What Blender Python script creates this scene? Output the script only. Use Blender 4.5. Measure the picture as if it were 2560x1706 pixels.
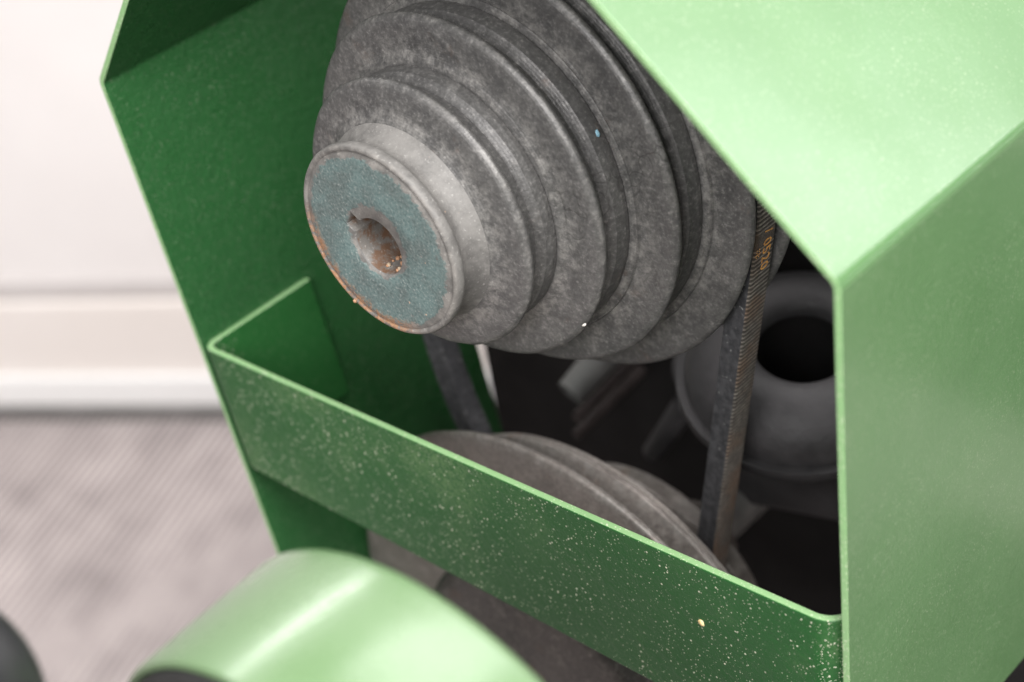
import bpy, bmesh, math, random
from mathutils import Vector, Matrix, noise as mn

for o in list(bpy.data.objects):
    bpy.data.objects.remove(o)
scene = bpy.context.scene
COL = scene.collection
random.seed(7)

# ---------------------------------------------------------------- frame of the machine
# Machine frame: origin on the front face of the upper cone pulley, z = out along its
# shaft, x to the right, y up-ish.  FW turns it into world metres (Z up, floor at 0).
_u = Vector((0.323, 0.946, 0)).normalized()
_r = Vector((_u.y, -_u.x, 0))
SHAFT_H = 0.85
def FW(p):
    p = Vector(p)
    return Vector((p.dot(_r), -p.z, p.dot(_u) + SHAFT_H))
def FD(d):
    return FW(d) - Vector((0, 0, SHAFT_H))

# ---------------------------------------------------------------- camera
cam = bpy.data.cameras.new('camera')
camo = bpy.data.objects.new('camera', cam)
COL.objects.link(camo)
cx, cy, cb = FD((0.6559, -0.3745, -0.6554)), FD((0.0, 0.8683, -0.4961)), FD((0.7549, 0.3254, 0.5695))
cx.normalize(); cb.normalize(); cy = cb.cross(cx)
mw = Matrix((cx, cy, cb)).transposed().to_4x4()
mw.translation = FW((0.4813, 0.1508, 0.3294))
camo.matrix_world = mw
cam.sensor_width = 36.0
cam.lens = 36.0 * 4600 / 2560
cam.clip_start = 0.02
cam.clip_end = 100
cam.dof.use_dof = True
cam.dof.focus_distance = 0.605
cam.dof.aperture_fstop = 6.8
cam.dof.aperture_blades = 9
scene.camera = camo

# ---------------------------------------------------------------- light
world = bpy.data.worlds.new('World')
scene.world = world
world.use_nodes = True
bg = world.node_tree.nodes['Background']
bg.inputs[0].default_value = (1.0, 0.975, 0.97, 1)
bg.inputs[1].default_value = 0.16

def area(name, loc, target, sx, sy, power, col=(1, 1, 1), along=None):
    l = bpy.data.lights.new(name, 'AREA')
    l.shape = 'RECTANGLE'; l.size = sx; l.size_y = sy; l.energy = power; l.color = col
    o = bpy.data.objects.new(name, l); COL.objects.link(o)
    z = (loc - target).normalized()
    a = along if along is not None else Vector((1, 0, 0))
    y = (a - z * a.dot(z)).normalized()
    x = y.cross(z)
    m = Matrix((x, y, z)).transposed().to_4x4(); m.translation = loc
    o.matrix_world = m
    return o
PUL = Vector((0, 0, SHAFT_H))
area('ceiling_softbox', PUL + Vector((1.00, -0.30, 1.22)), PUL, 0.9, 0.9, 54, (1, 0.985, 0.97), Vector((0, 1, 0)))
area('tube_lamp', Vector((-0.86, 0.15, 1.55)), PUL, 0.035, 0.95, 5.0, (1, 0.99, 0.98), Vector((0, 1, 0)))

area('ceiling_panel', PUL + Vector((-0.05, 0.95, 1.75)), PUL, 1.4, 1.4, 44, (1, 0.99, 0.98), Vector((1, 0, 0)))
area('front_fill', PUL + Vector((0.82, -1.55, 1.05)), PUL, 1.0, 0.9, 42, (1, 0.99, 0.985), Vector((0, 0, 1)))  # added fill lamp on the camera side, brightens flanks, strap and hub
area('back_fill', PUL + Vector((1.05, 2.15, 1.25)), PUL, 1.5, 1.3, 52, (1, 1, 1), Vector((1, 0, 0)))  # added lamp behind right, put in to wash the upper right panel pale

scene.view_settings.view_transform = 'Standard'
scene.view_settings.look = 'None'
scene.view_settings.exposure = 0.2
scene.view_settings.gamma = 1.0
scene.render.engine = 'CYCLES'
scene.cycles.use_denoising = True
scene.cycles.max_bounces = 8
scene.cycles.sample_clamp_indirect = 6

# ---------------------------------------------------------------- helpers
def empty(name, loc, label, cat, group=None):
    o = bpy.data.objects.new(name, None); COL.objects.link(o)
    o.empty_display_size = 0.02
    o.location = loc
    o['label'] = label; o['category'] = cat
    if group: o['group'] = group
    return o

def mk(name, verts, faces, mat, parent=None, smooth=True, attrs=None, frame=True, origin=None, bevel=0.0, sharp=35, edge=None):
    """one mesh object; verts in machine frame (or world if frame=False)"""
    vs = [FW(v) if frame else Vector(v) for v in verts]
    org = Vector(origin) if origin is not None else Vector((0, 0, 0))
    base = Vector((0, 0, 0))
    p = parent
    while p is not None:
        base += p.location; p = p.parent
    if parent is None and origin is None:
        org = sum(vs, Vector()) / len(vs)
    off = base if parent is not None else org
    me = bpy.data.meshes.new(name)
    me.from_pydata([tuple(v - off) for v in vs], [], faces)
    me.validate(); me.update()
    if attrs:
        for k, vals in attrs.items():
            a = me.attributes.new(k, 'FLOAT', 'POINT')
            a.data.foreach_set('value', vals)
    if edge:
        me.materials.append(mat); me.materials.append(edge[0])
        for i_ in edge[1]: me.polygons[i_].material_index = 1
    bm = bmesh.new(); bm.from_mesh(me)
    bmesh.ops.recalc_face_normals(bm, faces=bm.faces)
    bm.to_mesh(me); bm.free()
    o = bpy.data.objects.new(name, me); COL.objects.link(o)
    if parent is not None: o.parent = parent
    else: o.location = org
    if not edge: me.materials.append(mat)
    if bevel:
        b = o.modifiers.new('bevel', 'BEVEL'); b.width = bevel; b.segments = 3
        b.limit_method = 'ANGLE'; b.angle_limit = math.radians(40)
    if smooth:
        me.shade_smooth()
        me.set_sharp_from_angle(angle=math.radians(sharp))
    return o

def lathe(profile, centre=(0, 0), n=144, jitter=0.0, seed=0, wear=None):
    """profile: list of (z, r); revolve about frame z through centre.  returns verts, faces, attrs"""
    vs, fs, rad, ang, wr = [], [], [], [], []
    m = len(profile)
    for i, (z, r) in enumerate(profile):
        for k in range(n):
            a = 2 * math.pi * k / n
            rr = r
            if jitter and r > 0:
                rr += jitter * mn.noise(Vector((math.cos(a) * 6, math.sin(a) * 6, z * 300 + seed * 17)))
            vs.append((centre[0] + rr * math.cos(a), centre[1] + rr * math.sin(a), z))
            rad.append(r); ang.append(a); wr.append(wear[i] if wear else 0.0)
    for i in range(m - 1):
        for k in range(n):
            k2 = (k + 1) % n
            fs.append((i * n + k, i * n + k2, (i + 1) * n + k2, (i + 1) * n + k))
    return vs, fs, {'rad': rad, 'ang': ang, 'wear': wr}

def tube(p0, p1, r0, r1=None, n=28, caps=True, round_end=0.0):
    """cylinder between two frame points with softly rounded ends"""
    r1 = r0 if r1 is None else r1
    p0, p1 = Vector(p0), Vector(p1)
    d = (p1 - p0); L = d.length; d.normalize()
    a = Vector((0, 0, 1)) if abs(d.z) < 0.9 else Vector((1, 0, 0))
    e = d.cross(a).normalized(); f = d.cross(e)
    e0 = min(round_end, r0 * 0.98)
    rings = [(0, 0)] if caps else []
    if round_end:
        for j in range(6):
            t = math.pi / 2 * j / 5
            rings.append((e0 * (1 - math.sin(t)), r0 - e0 * (1 - math.cos(math.pi / 2 - t))))
    else:
        rings.append((0, r0))
    rings.append((L, r1))
    if caps: rings.append((L, 0))
    vs, fs = [], []
    for (t, r) in rings:
        for q in range(n):
            an = 2 * math.pi * q / n
            vs.append(tuple(p0 + d * t + (e * math.cos(an) + f * math.sin(an)) * max(r, 1e-5)))
    for i in range(len(rings) - 1):
        for q in range(n):
            q2 = (q + 1) % n
            fs.append((i * n + q, i * n + q2, (i + 1) * n + q2, (i + 1) * n + q))
    return vs, fs

def axis_lathe(p0, d, profile, n=64):
    """profile (t, r) along direction d from p0 in frame coords"""
    p0 = Vector(p0); d = Vector(d).normalized()
    a = Vector((0, 0, 1)) if abs(d.z) < 0.9 else Vector((1, 0, 0))
    e = d.cross(a).normalized(); f = d.cross(e)
    vs, fs = [], []
    for (t, r) in profile:
        for q in range(n):
            an = 2 * math.pi * q / n
            vs.append(tuple(p0 + d * t + (e * math.cos(an) + f * math.sin(an)) * max(r, 1e-5)))
    for i in range(len(profile) - 1):
        for q in range(n):
            q2 = (q + 1) % n
            fs.append((i * n + q, i * n + q2, (i + 1) * n + q2, (i + 1) * n + q))
    return vs, fs

def box(lo, hi):
    (x0, y0, z0), (x1, y1, z1) = lo, hi
    v = [(x0, y0, z0), (x1, y0, z0), (x1, y1, z0), (x0, y1, z0), (x0, y0, z1), (x1, y0, z1), (x1, y1, z1), (x0, y1, z1)]
    f = [(0, 3, 2, 1), (4, 5, 6, 7), (0, 1, 5, 4), (1, 2, 6, 5), (2, 3, 7, 6), (3, 0, 4, 7)]
    return v, f

# ---------------------------------------------------------------- material helpers
class NT:
    def __init__(s, name):
        s.m = bpy.data.materials.new(name); s.m.use_nodes = True
        s.t = s.m.node_tree; s.t.nodes.clear()
        s.out = s.t.nodes.new('ShaderNodeOutputMaterial')
        s.b = s.t.nodes.new('ShaderNodeBsdfPrincipled')
        s.t.links.new(s.b.outputs[0], s.out.inputs[0])
        s.tc = s.t.nodes.new('ShaderNodeTexCoord')
    def n(s, typ, **kw):
        nd = s.t.nodes.new(typ)
        for k, v in kw.items(): setattr(nd, k, v)
        return nd
    def l(s, a, b): s.t.links.new(a, b)
    def put(s, sock, v):
        if hasattr(v, 'is_output') or isinstance(v, bpy.types.NodeSocket): s.l(v, sock)
        else: sock.default_value = v
    def noise(s, scale, detail=4, rough=0.55, vec=None, dist=0.0):
        nd = s.n('ShaderNodeTexNoise'); nd.inputs['Scale'].default_value = scale
        nd.inputs['Detail'].default_value = detail; nd.inputs['Roughness'].default_value = rough
        nd.inputs['Distortion'].default_value = dist
        s.l(vec if vec is not None else s.tc.outputs['Object'], nd.inputs['Vector'])
        return nd.outputs['Fac']
    def vor(s, scale, feature='F1', vec=None, out='Distance', rnd=1.0):
        nd = s.n('ShaderNodeTexVoronoi', feature=feature); nd.inputs['Scale'].default_value = scale
        nd.inputs['Randomness'].default_value = rnd
        s.l(vec if vec is not None else s.tc.outputs['Object'], nd.inputs['Vector'])
        return nd.outputs[out]
    def ramp(s, fac, lo, hi, a=0.0, b=1.0):
        nd = s.n('ShaderNodeMapRange'); nd.clamp = True
        nd.interpolation_type = 'SMOOTHSTEP'
        s.put(nd.inputs[0], fac)
        for i, v in zip((1, 2, 3, 4), (lo, hi, a, b)): s.put(nd.inputs[i], v)
        return nd.outputs[0]
    def math(s, op, a, b=0.0, clamp=False):
        nd = s.n('ShaderNodeMath', operation=op); nd.use_clamp = clamp
        s.put(nd.inputs[0], a); s.put(nd.inputs[1], b)
        return nd.outputs[0]
    def mix(s, fac, a, b, mode='MIX'):
        nd = s.n('ShaderNodeMix', data_type='RGBA', blend_type=mode)
        s.put(nd.inputs[0], fac)
        for i, v in ((6, a), (7, b)):
            if isinstance(v, (tuple, list)): nd.inputs[i].default_value = (*v[:3], 1)
            else: s.l(v, nd.inputs[i])
        return nd.outputs[2]
    def attr(s, name):
        nd = s.n('ShaderNodeAttribute'); nd.attribute_name = name
        return nd.outputs['Fac']
    def bump(s, h, strength, dist=0.001, normal=None):
        nd = s.n('ShaderNodeBump'); nd.inputs['Strength'].default_value = strength
        nd.inputs['Distance'].default_value = dist
        s.l(h, nd.inputs['Height'])
        if normal is not None: s.l(normal, nd.inputs['Normal'])
        return nd.outputs['Normal']
    def set(s, **kw):
        for k, v in kw.items():
            k = {'color': 'Base Color', 'rough': 'Roughness', 'metal': 'Metallic', 'spec': 'Specular IOR Level', 'coat': 'Coat Weight', 'coat_rough': 'Coat Roughness', 'normal': 'Normal', 'sheen': 'Sheen Weight', 'coat_normal': 'Coat Normal'}.get(k, k)
            if isinstance(v, tuple): s.b.inputs[k].default_value = (*v[:3], 1)
            else: s.put(s.b.inputs[k], v)
        return s.m

def green_paint(name, specks=0.25, dust=0.15, orange=0.35, r0=0.28, r1=0.40, base0=(0.014, 0.070, 0.019), base1=(0.020, 0.092, 0.025), coat=0.0, front=False, spec=0.5, crough=0.22):
    """powder-coat green with orange peel, clinging dust, painted-in reflected paleness and metal specks"""
    s = NT(name)
    base = s.mix(s.noise(14, 3), base0, base1)
    d1 = s.ramp(s.noise(16, 5, 0.6), 0.30, 0.75, 0.88, 1.0)
    col = s.mix(s.math('MULTIPLY', d1, dust), base, (0.33, 0.50, 0.23))  # pale film: dust, plus bright reflections of the outer panels put into the colour
    # grey-white specks of two sizes
    mask = None
    for sc, th, keep in ((640, 0.38, 0.36), (300, 0.20, 0.66), (1150, 0.46, 0.18)):
        v = s.n('ShaderNodeTexVoronoi', feature='F1'); v.inputs['Scale'].default_value = sc
        s.l(s.tc.outputs['Object'], v.inputs['Vector'])
        sep = s.n('ShaderNodeSeparateColor'); s.l(v.outputs['Color'], sep.inputs[0])
        size = s.math('MULTIPLY', sep.outputs[1], th)
        dot = s.ramp(v.outputs['Distance'], s.math('MULTIPLY', size, 0.45), size, 1.0, 0.0)
        dot = s.math('MULTIPLY', dot, s.ramp(sep.outputs[0], keep, keep + 0.05))
        mask = dot if mask is None else s.math('MAXIMUM', mask, dot)
    patch = s.ramp(s.noise(30, 3), 0.30, 0.62, 0.35, 1.0)
    m2 = s.math('MULTIPLY', s.math('MULTIPLY', mask, patch), specks, True)
    if front:
        fa = s.attr('front')
        m2 = s.math('MULTIPLY', m2, s.math('ADD', s.math('MULTIPLY', fa, 0.93), 0.07))
        haze = s.math('MULTIPLY', s.math('MULTIPLY', s.ramp(s.noise(13, 4, 0.6), 0.42, 0.72), fa), 0.30)
        haze = s.math('MULTIPLY', haze, s.ramp(s.noise(900, 3, 0.7), 0.36, 0.62))
        col = s.mix(haze, col, (0.30, 0.42, 0.20))
    col = s.mix(m2, col, s.mix(s.noise(400, 1), (0.62, 0.66, 0.52), (0.80, 0.74, 0.60)))
    h = s.math('ADD', s.noise(520, 3, 0.6), s.math('MULTIPLY', s.noise(170, 2), 1.2))
    h2 = s.math('ADD', h, s.math('MULTIPLY', m2, 1.0))
    nrm = s.bump(h2, orange, 0.0006)
    rough = s.math('ADD', s.ramp(s.noise(40, 4), 0.3, 0.7, r0, r1), s.math('MULTIPLY', m2, 0.35))
    return s.set(color=col, rough=rough, normal=nrm, spec=spec, coat=coat, coat_rough=crough)

def cast_iron(name, lo=(0.094, 0.091, 0.090), mid=(0.122, 0.118, 0.115), hi=(0.215, 0.207, 0.200), rust=0.15, metal=0.35, chalk=0.50, cracks=0.8):
    s = NT(name)
    n1 = s.noise(24, 5, 0.6); n2 = s.noise(190, 5, 0.65); n3 = s.noise(800, 3, 0.6)
    col = s.mix(s.ramp(n1, 0.30, 0.70), lo, mid)
    col = s.mix(s.math('MULTIPLY', s.ramp(n2, 0.50, 0.72), 0.34), col, hi)
    # chalky deposit on the worn rings
    w = s.attr('wear')
    wm = s.math('MULTIPLY', s.math('MULTIPLY', w, s.ramp(s.noise(150, 6, 0.75), 0.40, 0.66)), chalk, True)
    col = s.mix(wm, col, (0.38, 0.362, 0.34))
    # grime spots, fine grain
    col = s.mix(s.math('MULTIPLY', s.ramp(s.noise(48, 5, 0.7, dist=0.4), 0.64, 0.74), 0.40), col, (0.040, 0.037, 0.034))
    n4 = s.noise(380, 4, 0.7)
    col = s.mix(s.ramp(n4, 0.30, 0.52, 0.22, 0.0), col, (0.035, 0.033, 0.031))
    col = s.mix(s.ramp(n4, 0.56, 0.74, 0.0, 0.22), col, (0.40, 0.38, 0.36))
    col = s.mix(s.ramp(n3, 0.30, 0.62, 0.28, 0.0), col, (0.02, 0.02, 0.02))
    col = s.mix(s.ramp(n3, 0.56, 0.74, 0.0, 0.25), col, (0.45, 0.43, 0.41))
    # crazing in the old coating
    wv = s.n('ShaderNodeVectorMath', operation='ADD')
    nc = s.n('ShaderNodeTexNoise'); nc.inputs['Scale'].default_value = 90; s.l(s.tc.outputs['Object'], nc.inputs['Vector'])
    sc = s.n('ShaderNodeVectorMath', operation='SCALE'); s.l(nc.outputs['Color'], sc.inputs[0]); sc.inputs['Scale'].default_value = 0.012
    s.l(s.tc.outputs['Object'], wv.inputs[0]); s.l(sc.outputs[0], wv.inputs[1])
    ve = s.vor(110, 'DISTANCE_TO_EDGE', wv.outputs[0])
    crack = s.math('MULTIPLY', s.ramp(ve, 0.012, 0.045, 1.0, 0.0), s.ramp(s.noise(26, 3), 0.60, 0.70))
    crack = s.math('MULTIPLY', crack, 0.45 * cracks)
    col = s.mix(crack, col, (0.030, 0.028, 0.026))
    rm = s.math('MULTIPLY', s.ramp(s.noise(60, 5, 0.7), 0.60, 0.74), rust)
    col = s.mix(rm, col, (0.22, 0.10, 0.045))
    h = s.math('ADD', s.math('MULTIPLY', n2, 1.5), s.math('ADD', n3, s.math('MULTIPLY', crack, -1.2)))
    turn = s.math('SINE', s.math('MULTIPLY', s.math('ADD', s.attr('rad'), s.math('MULTIPLY', n1, 0.0004)), 2 * math.pi / 0.0009))
    h = s.math('ADD', h, s.math('MULTIPLY', turn, 0.10))
    nrm = s.bump(h, 0.26, 0.0005)
    return s.set(color=col, rough=s.ramp(n2, 0.3, 0.7, 0.40, 0.54), metal=metal, normal=nrm, spec=0.4)

def simple(name, c0, c1, scale=60, rough=0.5, metal=0.0, bump=0.3, bs=400, spec=0.5, coat=0.0):
    s = NT(name)
    n = s.noise(scale, 5, 0.6)
    col = s.mix(s.ramp(n, 0.3, 0.7), c0, c1)
    return s.set(color=col, rough=s.ramp(s.noise(scale * 2, 4), 0.3, 0.7, rough * 0.85, min(1, rough * 1.15)), metal=metal,
                 normal=s.bump(s.noise(bs, 4), bump, 0.0006), spec=spec, coat=coat)

M_green = green_paint('green_powder_coat', 0.13, 0.20, 0.16, 0.30, 0.42, coat=0.6, crough=0.16)
M_green_shade = green_paint('green_powder_coat_shaded', 0.10, 0.01, 0.80, 0.24, 0.34, (0.012, 0.060, 0.017), (0.017, 0.080, 0.023), spec=0.45)  # same paint as outside, interior shade put into a darker base
M_strap = green_paint('green_powder_coat_dusty', 1.0, 0.01, 0.45, 0.28, 0.38, (0.011, 0.068, 0.016), (0.016, 0.092, 0.022), front=True, spec=0.22)
M_drum = green_paint('green_gloss_enamel', 0.03, 0.06, 0.10, 0.24, 0.34, (0.070, 0.128, 0.056), (0.088, 0.148, 0.070), 0.35, crough=0.2)
M_edge = green_paint('lit_green_edges', 0.6, 0.5, 0.4, 0.35, 0.5, (0.07, 0.22, 0.08), (0.20, 0.36, 0.19))  # pale colour paints in the light that the sheet edges catch
M_iron = cast_iron('weathered_cast_iron')
M_iron_low = cast_iron('brown_tinged_cast_iron', (0.17, 0.150, 0.138), (0.28, 0.248, 0.228), (0.42, 0.378, 0.348), 0.55, 0.35, 0.6, 0.0)
M_boss = cast_iron('worn_boss_iron', (0.05, 0.047, 0.045), (0.10, 0.092, 0.086), (0.30, 0.28, 0.26), 0.3, 0.5, 0.3, 0.0)
M_casting = simple('dark_grey_casting', (0.022, 0.021, 0.022), (0.048, 0.045, 0.047), 40, 0.6, 0.1, 0.8, 220, 0.3)
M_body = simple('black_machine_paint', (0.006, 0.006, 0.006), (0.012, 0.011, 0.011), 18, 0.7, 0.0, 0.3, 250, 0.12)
M_steel = simple('dull_steel', (0.30, 0.30, 0.29), (0.48, 0.47, 0.45), 90, 0.4, 0.6, 0.2, 500)
M_stud = simple('worn_grey_stud', (0.06, 0.06, 0.058), (0.12, 0.118, 0.114), 60, 0.6, 0.1, 0.2, 400)
M_rustbolt = simple('rusty_bolt', (0.028, 0.020, 0.019), (0.050, 0.037, 0.035), 200, 0.7, 0.1, 0.3, 600)
M_rubber = simple('black_rubber', (0.010, 0.010, 0.010), (0.022, 0.021, 0.021), 60, 0.55, 0.0, 0.3, 500)
M_knob = simple('black_bakelite', (0.012, 0.012, 0.013), (0.030, 0.030, 0.032), 30, 0.35, 0.0, 0.1, 200)

# ---------------------------------------------------------------- setting: floor and wall
def floor_material():
    s = NT('ribbed_grey_floor')
    mp = s.n('ShaderNodeMapping'); mp.inputs['Rotation'].default_value = (0, 0, math.radians(FLOOR_ROT))
    s.l(s.tc.outputs['Object'], mp.inputs['Vector'])
    w = s.n('ShaderNodeTexWave', wave_type='BANDS', bands_direction='X', wave_profile='SIN')
    w.inputs['Scale'].default_value = 2 * math.pi / 20 / FLOOR_PERIOD
    w.inputs['Distortion'].default_value = 0.0
    s.l(mp.outputs[0], w.inputs['Vector'])
    st = s.ramp(w.outputs['Fac'], 0.25, 0.75)
    n = s.noise(7.0, 5, 0.6)
    # worn streaks stretched along the ribs
    mp2 = s.n('ShaderNodeMapping'); mp2.inputs['Scale'].default_value = (24, 5, 1)
    s.l(mp.outputs[0], mp2.inputs['Vector'])
    n2 = s.noise(1.0, 4, 0.6, mp2.outputs[0])
    base = s.mix(s.ramp(n, 0.30, 0.70), (0.32, 0.275, 0.272), (0.64, 0.560, 0.545))
    base = s.mix(s.ramp(n2, 0.35, 0.70, 0.0, 0.6), base, (0.66, 0.58, 0.565))
    base = s.mix(s.math('MULTIPLY', st, 0.80), base, (0.08, 0.072, 0.072))
    return s.set(color=base, rough=0.75, normal=s.bump(w.outputs['Fac'], 0.3, 0.002))
FLOOR_ROT = -23.0
FLOOR_PERIOD = 0.0102
v, f = box((-9, -7, -0.05), (9, 9, 0.0))
fl = mk('floor', v, f, floor_material(), frame=False, smooth=False, origin=(0, 0, 0)); fl['kind'] = 'structure'

# wall foot line measured on the floor, the wall rises from it
CAMW = FW((0.4813, 0.1508, 0.3294))
wa = Vector((CAMW.x - 1.692, CAMW.y + 0.772, 0)); wb = Vector((CAMW.x - 1.456, CAMW.y + 0.911, 0))
wd = (wb - wa).normalized(); wn = Vector((wd.y, -wd.x, 0))       # wn towards the machine
if wn.dot(Vector((0, 0, 0)) - wa) < 0: wn = -wn
def wall_box(name, h0, h1, d0, d1, mat, bevel=0.0, s0=-5.0, s1=6.0, parent=None):
    vs = []
    for h in (h0, h1):
        for (s_, d_) in ((s0, d0), (s1, d0), (s1, d1), (s0, d1)):
            vs.append(wa + wd * s_ + wn * d_ + Vector((0, 0, h)))
    fs = [(0, 3, 2, 1), (4, 5, 6, 7), (0, 1, 5, 4), (1, 2, 6, 5), (2, 3, 7, 6), (3, 0, 4, 7)]
    return mk(name, vs, fs, mat, parent, frame=False, smooth=False, bevel=bevel, origin=None if parent else wa)
M_wall = simple('off_white_wall', (0.76, 0.72, 0.705), (0.82, 0.785, 0.77), 2.2, 0.7, 0, 0.1, 60)
M_panel = simple('cream_white_boarding', (0.78, 0.72, 0.68), (0.84, 0.79, 0.76), 1.6, 0.6, 0, 0.1, 60)
M_trim = simple('grey_trim', (0.52, 0.485, 0.475), (0.58, 0.545, 0.535), 3, 0.7, 0, 0.05, 60)
M_skirt = simple('white_gloss_skirting', (0.84, 0.83, 0.82), (0.88, 0.87, 0.86), 3, 0.35, 0, 0.05, 60)
M_gap = simple('grey_shadow_gap', (0.12, 0.115, 0.11), (0.18, 0.17, 0.165), 12, 0.8, 0, 0.1, 60)  # grey strip paints the shadow gap under the skirting
wl = wall_box('wall', 0.0, 3.0, -0.20, -0.02, M_wall); wl['kind'] = 'structure'
WO = wa.copy()
wall_box('lower_boarding', 0.0, 0.150, -0.019, -0.004, M_panel, 0.004, parent=wl)
wall_box('boarding_trim', 0.152, 0.172, -0.019, -0.010, M_trim, 0.003, parent=wl)
wall_box('skirting_board', 0.016, 0.058, -0.003, 0.006, M_skirt, 0.005, parent=wl)
wall_box('shadow_gap_strip', 0.0, 0.015, -0.003, 0.008, M_gap, 0.002, parent=wl)

# ---------------------------------------------------------------- the belt guard
Z0 = -0.010
guard = empty('belt_guard', FW((-0.03, -0.25, -0.07)), 'bent green sheet steel belt guard open at the front', 'belt guard')
T = 0.0024
RIM = [(-0.2130, -0.3060), (-0.1395, 0.0684), (0.0035, 0.1577), (0.0650, 0.1710), (0.1715, -0.0264), (0.0901, -0.2435)]
ZB = -0.147
def arc_polyline(P, rad, k=7):
    """rounded polyline; returns list of (point, segment id) with arcs cut at their middle"""
    out = [[] for _ in range(len(P) - 1)]
    out[0].append(Vector(P[0]))
    for i in range(1, len(P) - 1):
        a, b, c = Vector(P[i - 1]), Vector(P[i]), Vector(P[i + 1])
        u, v = (a - b).normalized(), (c - b).normalized()
        ang = u.angle(v)
        d = rad / math.tan(ang / 2)
        t0, t1 = b + u * d, b + v * d
        ctr = b + (u + v).normalized() * (rad / math.sin(ang / 2))
        a0 = t0 - ctr; tot = a0.angle_signed(t1 - ctr)
        pts = []
        for j in range(2 * k + 1):
            w_ = -tot * j / (2 * k)
            rot = Matrix.Rotation(w_, 2)
            pts.append(ctr + rot @ a0)
        if (pts[-1] - t1).length > 1e-6:
            pts = [ctr + Matrix.Rotation(tot * j / (2 * k), 2) @ a0 for j in range(2 * k + 1)]
        out[i - 1] += pts[:k + 1]
        out[i] += pts[k:]
    out[-1].append(Vector(P[-1]))
    return out
def offs(seg, d):
    res = []
    for i, p in enumerate(seg):
        t = Vector((0, 0))
        if i > 0: t += (seg[i] - seg[i - 1]).normalized()
        if i < len(seg) - 1: t += (seg[i + 1] - seg[i]).normalized()
        t.normalize()
        res.append(p + Vector((-t.y, t.x)) * d)
    return res
def panel(name, seg, mat, parent, zf, zb, label=None):
    # subdivide the long straight run so that the sheet can be very slightly wavy
    pts = []
    for i in range(len(seg) - 1):
        a, b = seg[i], seg[i + 1]
        n = max(1, int((b - a).length / 0.008))
        for j in range(n): pts.append(a.lerp(b, j / n))
    pts.append(seg[-1])
    A_, B_ = offs(pts, T / 2), offs(pts, -T / 2)      # A_ outer side, B_ inner side
    zs = [zf - (zf - zb) * j / 12 for j in range(13)]
    n = len(pts)
    vs, fs = [], []
    def wob(p, z, i):
        e = min(1.0, i * 4 / n, (n - 1 - i) * 4 / n)
        return 0.00035 * e * mn.noise(Vector((p.x * 18, p.y * 18, z * 18)))
    for L_ in (A_, B_):
        for z in zs:
            for i, p in enumerate(L_):
                w_ = wob(p, z, i)
                vs.append((p.x + w_, p.y + w_, z))
    m = len(zs); o = m * n
    for j in range(m - 1):
        for i in range(n - 1):
            fs.append((j * n + i, j * n + i + 1, (j + 1) * n + i + 1, (j + 1) * n + i))
            fs.append((o + j * n + i, o + (j + 1) * n + i, o + (j + 1) * n + i + 1, o + j * n + i + 1))
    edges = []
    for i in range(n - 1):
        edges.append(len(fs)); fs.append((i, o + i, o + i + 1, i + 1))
        b = (m - 1) * n
        fs.append((b + i, b + i + 1, o + b + i + 1, o + b + i))
    for j in range(m - 1):
        fs.append((j * n, (j + 1) * n, o + (j + 1) * n, o + j * n))
        e = n - 1
        fs.append((j * n + e, o + j * n + e, o + (j + 1) * n + e, (j + 1) * n + e))
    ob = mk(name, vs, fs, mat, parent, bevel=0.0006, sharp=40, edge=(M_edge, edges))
    if label: ob['label'] = label
    return ob
segs = arc_polyline(RIM, 0.0045)
panel('side_panel', segs[0], M_green_shade, guard, Z0, ZB, 'left side panel, dark inner face showing')
panel('shoulder_panel', segs[1], M_green_shade, guard, Z0, ZB)
panel('top_panel', segs[2], M_green, guard, Z0, ZB)
panel('shoulder_panel', segs[3], M_green, guard, Z0, ZB - 0.02, 'brightly lit sloping upper right panel')
panel('side_panel', segs[4], M_green, guard, Z0, ZB - 0.02, 'pale right side panel with dull reflections')

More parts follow.
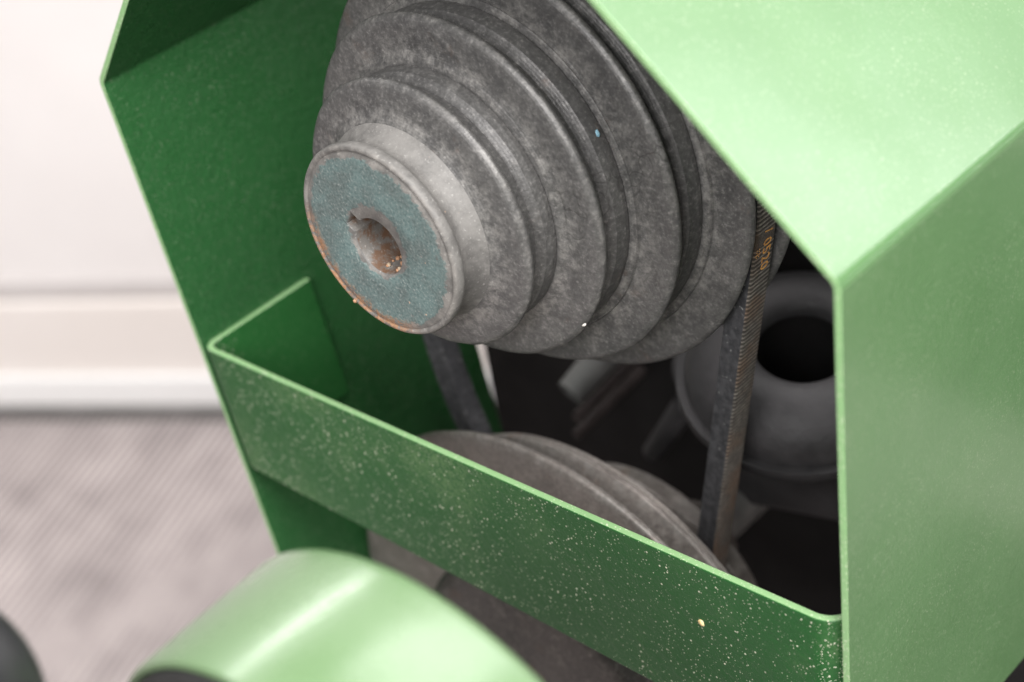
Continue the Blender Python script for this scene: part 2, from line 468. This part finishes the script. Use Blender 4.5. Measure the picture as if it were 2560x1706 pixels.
# U-shaped strap across the opening; its flanges lie on the inner faces of the side panels
def strap():
    nL = Vector((0.9814, -0.1922)); tL = Vector((-0.1922, -0.9814))       # inward normal / downward along left panel
    off = T / 2 + 0.0011
    a = Vector((-0.1395, 0.0684)); rf = Vector((0.1715, -0.0264)); rd = (Vector((0.0901, -0.2435)) - rf).normalized()
    def left_at(y): return a + tL * ((a.y - y) / 0.9814)
    def right_at(y): return rf + rd * ((y - rf.y) / rd.y)
    th = 0.0030
    # top edge path in 3-D: left flange back end -> corner -> right corner -> right flange back
    R_ = 0.0050
    tops, bots = [], []
    yl, yr = -0.0454, -0.1440
    yl2, yr2 = -0.1018, -0.2085
    def path(yL, yR, back):
        pl = left_at(yL) + nL * off; pr = right_at(yR) + Vector((-0.937, 0.35)) * off
        u = (pr - pl).normalized()
        pts = []
        zf = Z0 - 0.0008
        pts.append((pl.x, pl.y, zf - back))
        for j in range(1, 6): pts.append((pl.x, pl.y, zf - back + (back - R_) * j / 5))
        for j in range(1, 9):
            t = math.pi / 2 * j / 8
            q = pl + u * R_ * (1 - math.cos(t)); pts.append((q.x, q.y, zf - R_ + R_ * math.sin(t)))
        L_ = (pr - pl).length
        RR = 0.0095
        for j in range(1, 31):
            q = pl + u * (R_ + (L_ - R_ - RR) * j / 30)
            pts.append((q.x, q.y, zf - 0.0))
        for j in range(1, 11):
            t = math.pi / 2 * j / 10
            q = pr - u * RR * (1 - math.sin(t)); pts.append((q.x, q.y, zf - RR * (1 - math.cos(t))))
        for j in range(1, 5): pts.append((pr.x, pr.y, zf - RR - (0.05 - RR) * j / 4))
        return [Vector(p) for p in pts]
    P1, P2 = path(yl, yr, 0.0575), path(yl2, yr2, 0.0585)
    n = len(P1); rows = 9
    vs, fs = [], []
    def norm(i, P):
        t = (P[min(i + 1, n - 1)] - P[max(i - 1, 0)]).normalized()
        d = (P2[i] - P1[i]).normalized()
        return t.cross(d).normalized()
    for side in (0, 1):
        for r in range(rows):
            for i in range(n):
                p = P1[i].lerp(P2[i], r / (rows - 1))
                nn = norm(i, P1)
                vs.append(tuple(p + nn * (-th / 2 if side == 0 else th / 2)))
    o = rows * n
    for r in range(rows - 1):
        for i in range(n - 1):
            fs.append((r * n + i, r * n + i + 1, (r + 1) * n + i + 1, (r + 1) * n + i))
            fs.append((o + r * n + i, o + (r + 1) * n + i, o + (r + 1) * n + i + 1, o + r * n + i + 1))
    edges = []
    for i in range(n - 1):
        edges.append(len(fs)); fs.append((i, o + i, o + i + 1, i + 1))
        b = (rows - 1) * n
        fs.append((b + i, b + i + 1, o + b + i + 1, o + b + i))
    for r in range(rows - 1):
        fs.append((r * n, (r + 1) * n, o + (r + 1) * n, o + r * n))
        e = n - 1
        fs.append((r * n + e, o + r * n + e, o + (r + 1) * n + e, (r + 1) * n + e))
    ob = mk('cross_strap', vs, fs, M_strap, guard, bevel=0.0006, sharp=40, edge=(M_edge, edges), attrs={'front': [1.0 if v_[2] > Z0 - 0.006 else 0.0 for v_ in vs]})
    ob['label'] = 'dust speckled cross strap with bent flanges'
strap()

# ---------------------------------------------------------------- upper cone pulley
upper = empty('cone_pulley', FW((0, 0, -0.05)), 'grey stepped cone pulley with teal hub face and keyed bore', 'pulley')
RIMS = [(0.001, 0.0350), (-0.0185, 0.0495), (-0.0375, 0.0640), (-0.0580, 0.0785), (-0.0790, 0.0925), (-0.1010, 0.0935)]

def hub_material():
    s = NT('hub_with_teal_paint')
    r = s.attr('rad'); a = s.attr('ang')
    n1 = s.noise(150, 5, 0.7); n2 = s.noise(900, 3, 0.6); n0 = s.noise(70, 6, 0.7)
    grey = s.mix(s.ramp(n1, 0.3, 0.7), (0.10, 0.095, 0.09), (0.22, 0.205, 0.19))
    neck = s.mix(s.ramp(s.math('ADD', s.math('MULTIPLY', s.noise(40, 5), 0.6), s.math('MULTIPLY', s.noise(260, 4, 0.7), 0.4)), 0.36, 0.62), (0.095, 0.090, 0.086), (0.175, 0.167, 0.158))
    teal = s.mix(s.ramp(n0, 0.32, 0.68), (0.082, 0.106, 0.102), (0.108, 0.165, 0.160))
    teal = s.mix(s.ramp(n2, 0.35, 0.8, 0.0, 0.45), teal, (0.22, 0.25, 0.24))
    teal = s.mix(s.ramp(n2, 0.28, 0.50, 0.34, 0.0), teal, (0.028, 0.035, 0.034))
    jag = s.math('MULTIPLY', s.math('SUBTRACT', s.noise(260, 5, 0.75), 0.5), 0.0105)
    rr = s.math('ADD', r, jag)
    inside = s.ramp(rr, 0.0300, 0.0310, 1.0, 0.0)
    outer = s.ramp(rr, 0.0128, 0.0140, 0.0, 1.0)
    face = s.attr('wear')
    m = s.math('MULTIPLY', s.math('MULTIPLY', inside, outer), face)
    chip = s.ramp(s.noise(120, 5, 0.8), 0.63, 0.68, 1.0, 0.25)
    m = s.math('MULTIPLY', m, chip)
    col = s.mix(face, neck, grey)
    bore = s.ramp(s.math('ADD', r, s.math('MULTIPLY', face, 1.0)), 0.0150, 0.0200, 1.0, 0.0)
    col = s.mix(bore, col, s.mix(s.ramp(n1, 0.42, 0.6), (0.13, 0.12, 0.11), (0.11, 0.06, 0.035)))
    col = s.mix(m, col, teal)
    # rust creeping along the lower left edge
    sec = s.ramp(a, math.cos(1.15), math.cos(0.55))
    edge = s.ramp(rr, 0.0272, 0.0315)
    rm = s.math('MULTIPLY', s.math('MULTIPLY', sec, edge), s.ramp(s.noise(330, 5, 0.8), 0.42, 0.54))
    rustc = s.mix(s.noise(800, 2), (0.17, 0.075, 0.032), (0.46, 0.27, 0.16))
    col = s.mix(rm, col, rustc)
    sp = s.ramp(s.noise(420, 2, 0.5), 0.75, 0.79)
    col = s.mix(s.math('MULTIPLY', sp, 0.7), col, (0.55, 0.36, 0.25))
    col = s.mix(s.ramp(n2, 0.58, 0.75, 0, 0.25), col, (0.6, 0.58, 0.55))
    h = s.math('ADD', s.math('MULTIPLY', m, 0.9), s.math('ADD', n2, s.math('MULTIPLY', rm, 1.5)))
    return s.set(color=col, rough=s.ramp(n1, 0.3, 0.7, 0.5, 0.68), metal=0.05, normal=s.bump(h, 0.35, 0.0004), spec=0.4)

def rim_profile(i):
    """from the rim of step i back to the foot of the flank of step i+1"""
    z, r = RIMS[i]; z2, r2 = RIMS[i + 1]
    zb = z + (z2 - z) * 0.80
    rb = r * 0.962 if i else r * 0.955
    if i == 4: rb = 0.0790 
    return z, r, z2, r2, zb, rb

PARTS = {}
def build_upper():
    N = 192
    # hub: face with keyed bore
    bore_c = Vector((-0.0006, -0.0016)); rb = 0.0103
    kd = Vector((-0.60, 0.80)).normalized(); ks = Vector((kd.y, -kd.x)); kw = 0.0031; kt = 0.0140
    def bore_pt(a):
        d = Vector((math.cos(a), math.sin(a)))
        along, side = d.dot(kd), d.dot(ks)
        if along > 0:
            t_side = kw / abs(side) if abs(side) > 1e-6 else 9
            t_top = kt / along
            t = min(t_side, t_top)
            if t > rb: return bore_c + d * t
        return bore_c + d * rb
    # angles with exact keyway corners included
    angs = [2 * math.pi * k / N for k in range(N)]
    k0 = math.atan2(kd.y, kd.x)
    for sg in (-1, 1):
        for c in (math.atan2(kw, kt), math.asin(kw / rb)):
            tgt = (k0 + sg * c) % (2 * math.pi)
            j = min(range(N), key=lambda q: abs(angs[q] - tgt))
            angs[j] = tgt
    angs.sort()
    prof = [(-0.034, 0, 'bore'), (-0.034, 1, 'bore'), (-0.012, 1, 'bore'), (0.0004, 1, 'bore'), (0.0010, 1.05, 'face'),
            (0.0010, 0.0180, 'r'), (0.0010, 0.022, 'r'), (0.0010, 0.026, 'r'), (0.0010, 0.0300, 'r'), (0.0008, 0.0318, 'r'), (0.0003, 0.0326, 'r'), (0.0008, 0.0332, 'r'),
            (0.0009, 0.0338, 'r'), (0.0005, 0.0345, 'r'), (-0.0004, 0.0350, 'n'), (-0.0024, 0.0350, 'n'), (-0.0032, 0.0346, 'n'),
            (-0.0042, 0.0333, 'n'), (-0.0058, 0.0322, 'n'), (-0.0078, 0.0321, 'n'), (-0.0100, 0.0328, 'n'), (-0.0122, 0.0341, 'n'), (-0.0140, 0.0358, 'n')]
    vs, fs, rad, ang, wr = [], [], [], [], []
    for (z, r, kind) in prof:
        for a in angs:
            if kind in ('bore', 'face') and r in (0, 1, 1.05):
                p = bore_c + (bore_pt(a) - bore_c) * (r if r else 0.0001)
            else:
                # ease from bore outline to concentric circles
                p = Vector((math.cos(a), math.sin(a))) * r
            vs.append((p.x, p.y, z)); rad.append(p.length); ang.append(math.cos(a - math.radians(212)))
            wr.append(1.0 if kind in ('face', 'r') else 0.0)
    n = len(angs)
    for i in range(len(prof) - 1):
        for k in range(n):
            k2 = (k + 1) % n
            fs.append((i * n + k, i * n + k2, (i + 1) * n + k2, (i + 1) * n + k))
    hub = mk('hub', vs, fs, hub_material(), upper, attrs={'rad': rad, 'ang': ang, 'wear': wr}, sharp=50)
    PARTS['hub'] = hub
    hub['label'] = 'hub with chipped teal paint and rusty lower edge'
    # sheaves
    for i in range(5):
        z, r, z2, r2, zb, rb_ = rim_profile(i)
        prof = []; w = []
        def add(zz, rr, ww=0.0): prof.append((zz, rr)); w.append(ww)
        # flank of rim i+1 starting at its foot
        if i == 0: add(-0.0140, 0.0358, 0.4)
        else: add(zb + 0.0022, rb_ - 0.0001, 0.15)
        zz0 = -0.0140 if i == 0 else zb
        if i == 0: zz0, rb_ = -0.0138, 0.0354
        else: add(zz0 + 0.0004, rb_ - 0.0002, 0.2); add(zz0 - 0.0002, rb_ - 0.0008, 0.0)
        add(zz0 - 0.0005, rb_ + 0.0009, 1.0)
        add(zz0 - 0.0010, rb_ + 0.0019, 1.0)
        if i in (2, 3): add(zz0 - 0.0009, rb_ + 0.0026, 1.0); add(zz0 - 0.0018, rb_ + 0.0030, 0.8)
        f0 = (zz0 - 0.0018, rb_ + 0.0034); f1 = (z2 + 0.0016, r2 - 0.0022)
        for t, ww in ((0.0, 1.0), (0.25, 0.75), (0.5, 0.45), (0.75, 0.25), (1.0, 0.2)):
            add(f0[0] + (f1[0] - f0[0]) * t, f0[1] + (f1[1] - f0[1]) * t, ww)
        add(z2 + 0.0012, r2 - 0.0013, 0.35); add(z2 + 0.0005, r2 - 0.0005, 0.55); add(z2 - 0.0001, r2 - 0.0001, 0.6); add(z2 - 0.0008, r2, 0.3)
        add(z2 - 0.0016, r2 - 0.0003, 0.2); add(z2 - 0.0024, r2 - 0.0012, 0.0)
        if i < 4:
            _, _, _, _, zbn, rbn = rim_profile(i + 1)
            if i == 3:
                add(z2 - 0.0036, r2 - 0.006, 0.0); add(z2 - 0.0052, rbn, 0.0); add(zbn + 0.0022, rbn - 0.0001, 0.1)
            else:
                add(z2 - 0.0032, r2 - 0.0034, 0.0); add(z2 - 0.0040, r2 * 0.905, 0.0); add(z2 - 0.0082, r2 * 0.900, 0.0); add(z2 - 0.0104, r2 * 0.950, 0.05)
                add(zbn + 0.0022, rbn - 0.0001, 0.15)
        else:
            add(z2 - 0.004, r2 - 0.004); add(z2 - 0.005, 0.03)
        vs, fs, at = lathe(prof, n=208, jitter=0.00022, seed=0, wear=w)
        PARTS[i] = mk('sheave', vs, fs, M_iron, upper, attrs=at, sharp=32)
    # shaft that carries it (behind)
    vs, fs = tube((0, 0, -0.30), (0, 0, -0.037), 0.0100, n=40)
    mk('shaft', vs, fs, M_steel, upper)
build_upper()

# ---------------------------------------------------------------- lower cone pulley
LC = (-0.079, -0.221)
lower = empty('cone_pulley', FW((LC[0], LC[1], -0.09)), 'brownish grey cone pulley with largest step in front, behind the strap', 'pulley')
def build_lower():
    secs = []
    # boss and front disc
    front = [(-0.036, 0.0001), (-0.036, 0.0075), (-0.0345, 0.0085), (-0.034, 0.050), (-0.0345, 0.0580), (-0.037, 0.0605), (-0.047, 0.0610), (-0.0498, 0.0625), (-0.0500, 0.066),
             (-0.0500, 0.1080), (-0.0503, 0.1118), (-0.0510, 0.1128), (-0.0522, 0.1131), (-0.0535, 0.1124), (-0.0550, 0.1060), (-0.0575, 0.0890), (-0.0620, 0.0860)]
    fw = [0.2] * 9 + [0.3, 0.8, 0.9, 0.7, 0.4, 0.1, 0.0, 0.0]
    b = [(-0.0620, 0.0860), (-0.0655, 0.0870), (-0.0675, 0.0905), (-0.0706, 0.0972), (-0.0716, 0.0984), (-0.0730, 0.0985), (-0.0738, 0.0978), (-0.0742, 0.0966), (-0.0750, 0.0964), (-0.0756, 0.0970), (-0.0768, 0.0968), (-0.0776, 0.0950), (-0.0800, 0.0880), (-0.0815, 0.060), (-0.0830, 0.036), (-0.0905, 0.0335), (-0.0975, 0.036)]
    bw = [0, 0.2, 0.5, 0.9, 1.0, 0.8, 0.2, 0.0, 0.0, 0.5, 0.6, 0.2, 0, 0, 0, 0, 0]
    c = [(-0.0975, 0.036), (-0.0982, 0.062), (-0.0988, 0.0660), (-0.0996, 0.0675), (-0.1008, 0.0675), (-0.1018, 0.0662), (-0.1045, 0.0610), (-0.1080, 0.0550)]
    cw = [0, 0.3, 0.9, 1.0, 0.8, 0.3, 0, 0]
    d = [(-0.1080, 0.0550), (-0.1100, 0.0560), (-0.1120, 0.0585), (-0.1130, 0.0595), (-0.1145, 0.0590), (-0.1170, 0.0500), (-0.1220, 0.024), (-0.150, 0.017), (-0.150, 0.008)]
    dw = [0, 0.2, 0.8, 0.9, 0.4, 0, 0, 0, 0]
    for nm, p, w in (('boss', front[:8], fw[:8]), ('front_disc', front[7:], fw[7:]), ('sheave', b, bw), ('sheave', c, cw), ('sheave', d, dw)):
        vs, fs, at = lathe(p, LC, 208, 0.0002, 0, w); secs.append(1)
        mk(nm, vs, fs, M_boss if nm == 'boss' else M_iron_low, lower, attrs=at, sharp=45)
    vs, fs = tube((LC[0], LC[1], -0.30), (LC[0], LC[1], -0.1505), 0.011, n=40)
    mk('shaft', vs, fs, M_steel, lower)
build_lower()

# ---------------------------------------------------------------- V-belt
def belt_material(kind):
    s = NT('v_belt_' + kind)
    a = s.attr('s')
    n = s.noise(350, 4, 0.7)
    if kind == 'outer':
        w = s.math('SINE', s.math('MULTIPLY', a, 2 * math.pi / 0.0019))
        wv = s.ramp(w, -0.4, 0.7)
        col = s.mix(s.ramp(n, 0.3, 0.7), (0.11, 0.098, 0.088), (0.24, 0.215, 0.19))
        col = s.mix(s.ramp(s.noise(60, 4), 0.45, 0.7, 0, 0.55), col, (0.24, 0.14, 0.085))
        col = s.mix(s.math('MULTIPLY', s.math('SUBTRACT', 1.0, wv), 0.7), col, (0.016, 0.014, 0.013))
        h = s.math('ADD', wv, s.math('MULTIPLY', n, 0.4))
        return s.set(color=col, rough=0.8, normal=s.bump(h, 0.6, 0.0006), spec=0.25)
    col = s.mix(s.ramp(n, 0.35, 0.7), (0.032, 0.032, 0.035), (0.075, 0.074, 0.079))
    col = s.mix(s.ramp(s.noise(600, 2), 0.66, 0.74, 0, 0.8), col, (0.30, 0.30, 0.29))
    return s.set(color=col, rough=0.6, normal=s.bump(n, 0.5, 0.0006), spec=0.4)
belt = empty('v_belt', FW((-0.03, -0.11, -0.0905)), 'worn black rubber drive belt running between the two pulleys', 'belt')
def build_belt():
    c0, c1 = Vector((0, 0)), Vector(LC)
    ra, rb = 0.0905, 0.0443          # outer radii
    d = c1 - c0; L = d.length; th0 = math.atan2(d.y, d.x)
    ga = math.acos((ra - rb) / L)
    path = []
    def arc(c, r, a0, a1, n):
        for j in range(n + 1):
            a = a0 + (a1 - a0) * j / n
            path.append((c + Vector((math.cos(a), math.sin(a))) * r, Vector((math.cos(a), math.sin(a)))))
    # right strand touches at th0 + ga (counter-clockwise side is the right-hand one)
    arc(c0, ra, th0 + ga, th0 - ga + 2 * math.pi, 90)
    last = path[-1]; nxt_c1 = c1 + Vector((math.cos(th0 - ga), math.sin(th0 - ga))) * rb
    for j in range(1, 40): path.append((last[0].lerp(nxt_c1, j / 40) + last[1] * 0.0205 * math.sin(math.pi * j / 40) ** 1.3, last[1]))   # slack side bows outwards
    arc(c1, rb, th0 - ga, th0 + ga, 60)
    last = path[-1]; first = path[0]
    for j in range(1, 40): path.append((last[0].lerp(first[0], j / 40), last[1]))
    n = len(path); S_ = [0.0]
    for i in range(1, n): S_.append(S_[-1] + (path[i][0] - path[i - 1][0]).length)
    zc = -0.0905; wo, wi, th = 0.0058, 0.0044, 0.0096
    # outer cover
    def strip(rows, name, mat):
        vs, fs, at = [], [], []
        for (dz, inn) in rows:
            for i, (p, nn) in enumerate(path):
                q = p - nn * inn
                vs.append((q.x, q.y, zc + dz)); at.append(S_[i])
        for r in range(len(rows) - 1):
            for i in range(n):
                j = (i + 1) % n
                fs.append((r * n + i, r * n + j, (r + 1) * n + j, (r + 1) * n + i))
        return mk(name, vs, fs, mat, belt, attrs={'s': at}, sharp=40)
    cover = strip([(-wo, 0.0007), (-wo + 0.0004, 0.0002), (-wo + 0.001, 0.0), (0, 0.0), (wo - 0.001, 0.0), (wo - 0.0004, 0.0002), (wo, 0.0007)], 'ribbed_cover', belt_material('outer'))
    body = strip([(wo, 0.0007), (wo - 0.0001, 0.0030), (wo - 0.0004, 0.0036), (wo - 0.0004, 0.0042), (wi + 0.0002, th - 0.0006), (wi - 0.0006, th), (-wi + 0.0006, th), (-wi - 0.0002, th - 0.0006), (-wo, 0.0007)], 'core', belt_material('side'))
    return path, zc, cover
bpath, bz, belt_cover = build_belt()

# faded orange lettering printed on the outer cover where the right strand leaves the pulley
def lettering():
    p, nn = bpath[0]                      # leaving point of the right strand
    q = bpath[-1][0]
    down = (Vector(LC) + (bpath[-39][0] - Vector(LC)) - p)
    down = (bpath[-20][0] - p).normalized()
    D = Vector((down.x, down.y, 0)); Nn = Vector((nn.x, nn.y, 0)); W = Vector((0, 0, -1))
    s = NT('faded_orange_print')
    m = s.set(color=s.mix(s.ramp(s.noise(700, 3), 0.35, 0.65), (0.75, 0.36, 0.08), (0.45, 0.22, 0.07)), rough=0.8)
    for txt, size, a0, w0 in (('/ 0520', 0.0066, LET_A, -0.0010), ('::|:', 0.0040, LET_A + 0.006, -0.0048)):
        cu = bpy.data.curves.new('print', 'FONT'); cu.body = txt; cu.size = size; cu.extrude = 0.00004; cu.space_character = 1.05
        cu.resolution_u = 2
        tmp = bpy.data.objects.new('tmp', cu); COL.objects.link(tmp)
        dg = bpy.context.evaluated_depsgraph_get()
        me = bpy.data.meshes.new_from_object(tmp.evaluated_get(dg))
        vs = []
        for v_ in me.vertices:
            # text reads down the strand: x along the belt, y across it
            base = Vector((p.x, p.y, bz)) + D * (a0 + v_.co.x) + W * (w0 + v_.co.y) + Nn * (0.00010 + v_.co.z)
            vs.append(tuple(base))
        fs = [tuple(pl.vertices) for pl in me.polygons]
        bpy.data.objects.remove(tmp); bpy.data.meshes.remove(me)
        mk('lettering', vs, fs, m, belt_cover, smooth=False)['label'] = 'faded orange printed characters on the belt'
LET_A = 0.000
lettering()

# ---------------------------------------------------------------- machine body and bearing casting behind the pulleys
up = _u; rt = _r
body = empty('machine_column', Vector((0.10, 0.42, 0.0)), 'black machine column behind the belt drive', 'machine')
def world_box(name, lo, hi, mat, parent, bevel=0.01):
    v, f = box(lo, hi)
    return mk(name, v, f, mat, parent, frame=False, smooth=True, bevel=bevel)
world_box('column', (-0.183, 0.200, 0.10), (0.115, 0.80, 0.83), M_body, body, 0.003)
world_box('bar', (0.116, 0.62, 0.31), (0.585, 0.80, 0.43), M_body, body, 0.01)  # added unseen block, placed only to reflect dark in the right panel
world_box('base_plate', (-0.25, -0.25, 0.0), (0.55, 0.75, 0.095), M_body, body, 0.01)
cast = empty('bearing_casting', FW((0.0, -0.22, -0.16)), 'dark grey bearing casting with round hollow, right of the belt', 'casting')
tov = Vector((0.7549, 0.3254, 0.5695))
cup_ax = (up * 0.85 + tov * 0.35).normalized()
cup_c = Vector((0.0175, -0.1230, -0.150)); CS = 1.04
prof = [(-0.034, 0.0), (-0.034, 0.0165), (-0.006, 0.0175), (-0.0020, 0.0186), (0.0002, 0.0210), (0.0008, 0.0250), (0.0002, 0.0300), (-0.0022, 0.0360), (-0.0070, 0.0415), (-0.0125, 0.0440), (-0.0185, 0.0448), (-0.0187, 0.0480), (-0.0225, 0.0482), (-0.026, 0.046)]
vs, fs = axis_lathe(cup_c, cup_ax, [(t * CS, r * CS) for t, r in prof[2:]], 72)
cup = mk('bearing_cup', vs, fs, M_casting, cast, sharp=50)
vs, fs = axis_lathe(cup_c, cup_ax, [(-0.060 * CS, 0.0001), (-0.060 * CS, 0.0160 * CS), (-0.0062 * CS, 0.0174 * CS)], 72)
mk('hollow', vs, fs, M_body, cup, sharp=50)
def slab(name, quad, back, mat, parent, bevel=0.003):
    q = [Vector(p) for p in quad]; b = Vector(back)
    vs = [tuple(p) for p in q] + [tuple(p + b) for p in q]
    fs = [(0, 1, 2, 3), (7, 6, 5, 4), (0, 4, 5, 1), (1, 5, 6, 2), (2, 6, 7, 3), (3, 7, 4, 0)]
    return mk(name, vs, fs, mat, parent, bevel=bevel)
slab('mounting_ledge', [(-0.0720, -0.1900, -0.172), (0.060, -0.186, -0.163), (0.046, -0.226, -0.163), (-0.0860, -0.2200, -0.172)], (0, 0.004, -0.05), M_casting, cast, 0.004)
vs, fs = tube((-0.1300, -0.1506, -0.150), (-0.112, -0.130, -0.205), 0.0068, 0.0100, n=28, round_end=0.0062)
mk('stud', vs, fs, M_stud, cast)
vs, fs = tube((-0.0790, -0.1650, -0.168), (-0.1150, -0.1935, -0.170), 0.0060, 0.0052, n=24, round_end=0.002)
mk('rib', vs, fs, M_casting, cast)
vs, fs = tube((-0.0640, -0.1460, -0.165), (-0.024, -0.142, -0.164), 0.0120, 0.0150, n=28, round_end=0.008)
mk('bar', vs, fs, M_casting, cast)
vs, fs = tube((-0.0420, -0.1300, -0.156), (-0.0420, -0.1300, -0.185), 0.0055, 0.0060, n=24, round_end=0.002)
mk('bolt', vs, fs, M_steel, cast)
for (x, y) in ((-0.1326, -0.1635), (-0.1379, -0.1733)):
    vs, fs = tube((x, y, -0.150), (x + 0.002, y + 0.006, -0.200), 0.0026, 0.003, n=16, round_end=0.001)
    mk('bolt', vs, fs, M_rustbolt, cast)['label'] = 'small rusty bolt'

# ---------------------------------------------------------------- green drum in the foreground
DC = Vector((0.1013, -0.1084, 0))
drum = empty('drum_cover', FW((DC.x, DC.y, 0.14)) * 1.0, 'glossy light green round drum cover, blurred in the foreground', 'cover')
drum.location.z = 0.0
def lat(profile, n=160):
    vs, fs, at = lathe(profile, (DC.x, DC.y), n)
    return vs, fs
zf, zn = 0.120, 0.1685
vs, fs = lat([(zf + 0.0005, 0.0001), (zf, 0.070), (zf, 0.0765), (zf + 0.0008, 0.0790), (zf + 0.0022, 0.0802), (zf + 0.004, 0.0805), (zn - 0.002, 0.0790), (zn, 0.0782), (zn + 0.0004, 0.0770), (zn - 0.0006, 0.0760)])
mk('shell', vs, fs, M_drum, drum)
vs, fs = lat([(zn - 0.0010, 0.0762), (zn + 0.0010, 0.0758), (zn + 0.0030, 0.0735), (zn + 0.0040, 0.068), (zn + 0.0040, 0.030), (zn + 0.001, 0.012), (zn + 0.001, 0.0001)])
mk('end_cap', vs, fs, M_rubber, drum)
pc = FW((DC.x, DC.y, 0.142))
world_box('pedestal', (pc.x - 0.022, pc.y - 0.016, 0.0), (pc.x + 0.022, pc.y + 0.016, pc.z - 0.070), M_drum, drum, 0.004)

# ---------------------------------------------------------------- control lever knob, lower left corner
KP = Vector((0.0742, -0.0121, 0.2141))
lev = empty('control_lever', FW(KP), 'black round lever knob cut by the lower left corner', 'lever')
lev.location.z = 0.0
kd = up
prof = [(-0.030, 0.0001), (-0.030, 0.009)] + [(-0.0285 * math.cos(t_), 0.0220 * math.sin(t_) ** 0.85) for t_ in [math.radians(22 + 158 * k / 30) for k in range(30)]] + [(0.0285, 0.0001)]
vs, fs = axis_lathe(KP, kd, prof, 56)
mk('knob', vs, fs, M_knob, lev, sharp=60)
kw_ = FW(KP - up * 0.029)
vs, fs = axis_lathe(KP - up * 0.029, up, [(-kw_.z, 0.0001), (-kw_.z, 0.020), (-kw_.z + 0.008, 0.020), (-kw_.z + 0.010, 0.0065), (0.0, 0.0065)], 32)
mk('rod', vs, fs, M_steel, lev, sharp=40)

# ---------------------------------------------------------------- grit and crumbs
def crumb(name, pos, size, mat, label, cat, seed, parent=None, stretch=(1, 1, 1)):
    bm = bmesh.new(); bmesh.ops.create_icosphere(bm, subdivisions=2, radius=1)
    P = Vector(pos); vs = []
    for v_ in bm.verts:
        c = v_.co; k = 1 + 0.35 * mn.noise(c * 1.4 + Vector((seed * 3.1, 0, 0)))
        vs.append(tuple(P + Vector((c.x * stretch[0], c.y * stretch[1], c.z * stretch[2])) * size * k))
    fs = [tuple(v_.index for v_ in f_.verts) for f_ in bm.faces]
    bm.free()
    o = mk(name, vs, fs, mat, parent, sharp=80)
    if parent is None: o['label'] = label; o['category'] = cat
    elif label: o['label'] = label
    return o
M_yellow = simple('yellow_grit', (0.72, 0.52, 0.22), (0.85, 0.68, 0.38), 900, 0.6)
M_sand = simple('sand_crumb', (0.26, 0.19, 0.13), (0.40, 0.31, 0.22), 900, 0.8)
M_chalk = simple('chalky_flake', (0.60, 0.57, 0.52), (0.75, 0.72, 0.68), 900, 0.7)
M_rust = simple('rust_crumb', (0.26, 0.12, 0.06), (0.42, 0.25, 0.15), 900, 0.8)
M_blue = simple('blue_paint_chip', (0.20, 0.38, 0.48), (0.30, 0.50, 0.60), 900, 0.5)

crumb('grit_grain', (0.0664, -0.1492, -0.0092), 0.0011, M_yellow, 'yellow grain of grit stuck to the dusty strap near its right end', 'grit', 1, None, (1.0, 1.3, 0.5))
crumb('rust_crumb', (-0.0268, -0.0212, 0.0006), 0.0008, M_rust, '', '', 2, PARTS['hub'])['label'] = 'rust crumb on the hub edge'
crumb('flake', (0.0355, -0.0522, -0.0370), 0.0010, M_chalk, '', '', 3, PARTS[1], (1.2, 0.8, 0.5))['label'] = 'pale flake on a rim'
crumb('paint_chip', (0.0617, 0.0090, -0.0506), 0.0010, M_blue, '', '', 4, PARTS[2], (0.35, 1.3, 0.8))['label'] = 'light blue paint chip'
bc = Vector((-0.0006, -0.0016))
for k in range(22):
    a = math.radians(random.uniform(235, 330)); z = random.uniform(-0.010, -0.0006)
    r = 0.0100
    sz = random.uniform(0.0004, 0.0011)
    crumb('bore_crumb', (bc.x + r * math.cos(a), bc.y + r * math.sin(a), z), sz, random.choice((M_rust, M_rust, M_sand, M_sand)), '', '', 10 + k, PARTS['hub'])
